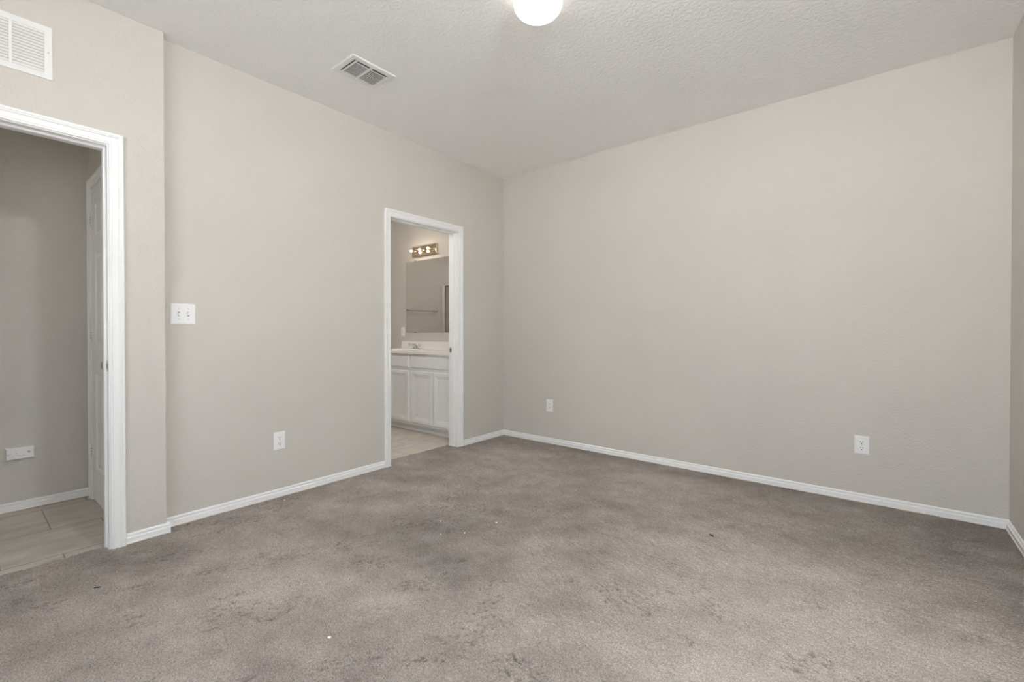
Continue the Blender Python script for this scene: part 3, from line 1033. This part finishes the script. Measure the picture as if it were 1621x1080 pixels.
# faucet
FX, FYY = -1.345, -0.078
t = thing('faucet', 'chrome faucet with clear knobs on the vanity top', 'faucet', (FX, FYY, ZT + 0.0006))
bm = new()
pr = []
for k_ in range(24):
    a = 2 * math.pi * k_ / 24
    pr.append((0.078 * math.copysign(abs(math.cos(a)) ** 0.6, math.cos(a)), 0.024 * math.copysign(abs(math.sin(a)) ** 0.8, math.sin(a))))
loft(bm, [[Vector((x * s, y * s, z)) for x, y in pr] for s, z in ((1, 0), (1, 0.008), (0.92, 0.014), (0.6, 0.018))], True, True)
done('base', bm, M['chrome'], t, smooth=True)
bm = new()
tube(bm, [(0, 0.004, 0.010), (0, -0.004, 0.030), (0, -0.040, 0.045), (0, -0.085, 0.058), (0, -0.118, 0.064), (0, -0.128, 0.060)], [0.019, 0.018, 0.015, 0.0125, 0.0125, 0.011], 18)
tube(bm, [(0, -0.116, 0.062), (0, -0.118, 0.044)], [0.0105, 0.010], 16)
done('spout', bm, M['chrome'], t, smooth=True, angle=50)
for s in (-1, 1):
    bm = new()
    lathe(bm, (s * 0.052, 0, 0.014), (0, 0, 1), [(0, 0.014), (0.014, 0.011), (0.016, 0.008), (0.022, 0.008)], 18)
    hd = done('handle', bm, M['chrome'], t, smooth=True)
    bm = new()
    lathe(bm, (s * 0.052, 0, 0.034), (0, 0, 1), [(0, 0.010), (0.004, 0.017), (0.012, 0.021), (0.024, 0.020), (0.031, 0.014), (0.032, 0)], 10)
    k = done('knob', bm, M['acrylic'], hd)
    k['label'] = 'clear faceted acrylic knob'

# mirror
t = thing('wall_mirror', 'frameless rectangular mirror on the bathroom wall above the vanity', 'mirror', (-0.94, 0, 1.548))
mw, mh = 0.708, 0.452
bm = new(); box(bm, -mw, mw, -0.006, -0.001, -mh, mh)
done('mirror_glass', bm, M['mirror'], t, bevel=0.0008)
bm = new()
box(bm, -mw - 0.0012, -mw, -0.0062, -0.0005, -mh, mh); box(bm, mw, mw + 0.0012, -0.0062, -0.0005, -mh, mh)
box(bm, -mw, mw, -0.0062, -0.0005, -mh - 0.0012, -mh); box(bm, -mw, mw, -0.0062, -0.0005, mh, mh + 0.0012)
done('edge', bm, M['grey'], t)
for x, z in ((-0.53, mh), (0.3, mh), (-0.53, -mh), (0.3, -mh)):
    bm = new()
    s = 1 if z > 0 else -1
    box(bm, x - 0.011, x + 0.011, -0.0095, 0, z - s * 0.010, z + s * 0.012)
    done('mirror_clip', bm, M['acrylic'] if s > 0 else M['nickel'], t, bevel=0.001)

# light bar
t = thing('vanity_light', 'polished bar light with three bare lit bulbs above the mirror', 'wall light', (-1.273, 0, 2.1155))
bm = new()
f = front_y(0)
rect_loops(bm, f, -0.237, 0.237, -0.0625, 0.0625, [(0, -0.0), (0, 0.020), (0.004, 0.024), (0.010, 0.026)])
done('back_plate', bm, M['brass_chrome'], t)
for x in (-0.158, 0.0, 0.158):
    bm = new()
    lathe(bm, (x, -0.024, 0), (0, -1, 0), [(0, 0.026), (0.003, 0.026), (0.005, 0.021), (0.030, 0.020), (0.031, 0)], 20)
    so = done('socket', bm, M['brass_chrome'], t, smooth=True)
    bm = new()
    lathe(bm, (x, -0.052, 0), (0, -1, 0), [(0, 0.013), (0.008, 0.014), (0.016, 0.021), (0.028, 0.029), (0.044, 0.032), (0.060, 0.028), (0.070, 0.018), (0.075, 0.006), (0.0755, 0)], 20)
    bl = done('bulb', bm, M['glass'], t, smooth=True)
    bm = new()
    bmesh.ops.create_icosphere(bm, subdivisions=2, radius=0.0125)
    bmesh.ops.translate(bm, verts=bm.verts, vec=(x, -0.094, 0))
    done('filament', bm, M['bulb'], bl, smooth=True)

# towel bar, seen only in the mirror
TX = XB
t = thing('towel_bar', 'chrome towel bar on the bathroom wall, reflected in the mirror', 'towel bar', (TX, -0.985, 1.436))
bm = new()
tube(bm, [(0.062, -0.300, 0), (0.062, 0.300, 0)], 0.0085, 16)
done('bar', bm, M['chrome'], t, smooth=True)
for y in (-0.300, 0.300):
    bm = new()
    lathe(bm, (0, y, 0), (1, 0, 0), [(0, 0.030), (0.006, 0.030), (0.012, 0.022), (0.018, 0.012), (0.044, 0.012), (0.052, 0.018), (0.072, 0.018), (0.078, 0.012), (0.079, 0)], 20)
    done('post', bm, M['chrome'], t, smooth=True)

# shower stall, seen only in the mirror
SY = -1.475
t = thing('shower_enclosure', 'shower stall with white end post, reflected in the mirror', 'shower', (XB, SY, TZ))
bm = new(); box(bm, 0.001, 0.055, -0.040, 0.036, 0.0, 1.890)
p_ = done('end_post', bm, M['fibreglass'], t, bevel=0.008)
bm = new(); box(bm, 0.055, 1.0, -0.035, 0.035, 0, 0.10)
done('curb', bm, M['fibreglass'], t, bevel=0.006)
bm = new()
box(bm, 0.056, 0.066, -0.018, -0.002, 0.10, 1.885); box(bm, 0.985, 1.0, -0.018, -0.002, 0.10, 1.885)
box(bm, 0.066, 0.985, -0.018, -0.002, 1.873, 1.885); box(bm, 0.070, 0.985, -0.018, -0.002, 0.10, 0.115)
done('door_frame', bm, M['bronze'], t)
bm = new(); box(bm, 0.066, 0.985, -0.013, -0.007, 0.115, 1.873)
done('glass_panel', bm, M['obscure'], t)
bm = new(); box(bm, 1.0, 1.05, -0.90, 0.036, 0.0, 1.890)
done('side_wall', bm, M['fibreglass'], t, bevel=0.006)

# ------------------------------------------------------------------ bits lying on the carpet
def crumb(x, y, r, label, lab_cat='crumb', seed=0, stretch=(1, 1, 0.7), material='crumb', name='white_crumb', group='white crumbs on the carpet'):
    bm = new()
    bmesh.ops.create_icosphere(bm, subdivisions=2, radius=r)
    for v in bm.verts:
        n_ = noise.noise(v.co * (1.3 / r) + Vector((seed * 3.1, 0, 0)))
        v.co *= 1 + 0.45 * n_
        v.co.x *= stretch[0]; v.co.y *= stretch[1]; v.co.z *= stretch[2]
    o = done(name, bm, M[material])
    o.location = (x, y, r * stretch[2] * 0.55)
    o.rotation_euler = (0, 0, seed * 1.7)
    o['label'], o['category'] = label, lab_cat
    if group:
        o['group'] = group
    return o


crumb(1.141, -1.926, 0.0035, 'tiny white crumb farthest back in the row of four on the carpet', seed=1)
crumb(1.270, -2.042, 0.0036, 'white crumb directly in front of the tiny one mid carpet', seed=2)
crumb(1.359, -1.948, 0.0044, 'white crumb between two others in the middle of the carpet', seed=3)
crumb(1.407, -1.738, 0.0048, 'largest white crumb of the four in mid carpet', seed=4, stretch=(1.3, 0.9, 0.7))
crumb(1.580, -2.856, 0.0048, 'lone white crumb on the carpet near the camera', seed=5, stretch=(0.8, 1.5, 0.7))
crumb(0.100, -2.349, 0.0055, 'white sliver on the carpet below the outlet by the baseboard', seed=6, stretch=(0.5, 1.7, 0.5))
crumb(0.500, -3.320, 0.008, 'dark lint curl on the carpet in front of the hall doorway', 'lint', 7, (0.3, 1.9, 0.3), 'lint', 'lint_curl', None)
crumb(2.420, -1.130, 0.010, 'dark lint tuft on the carpet before the long bare wall', 'lint', 8, (0.5, 1.8, 0.4), 'lint', 'lint_tuft', None)
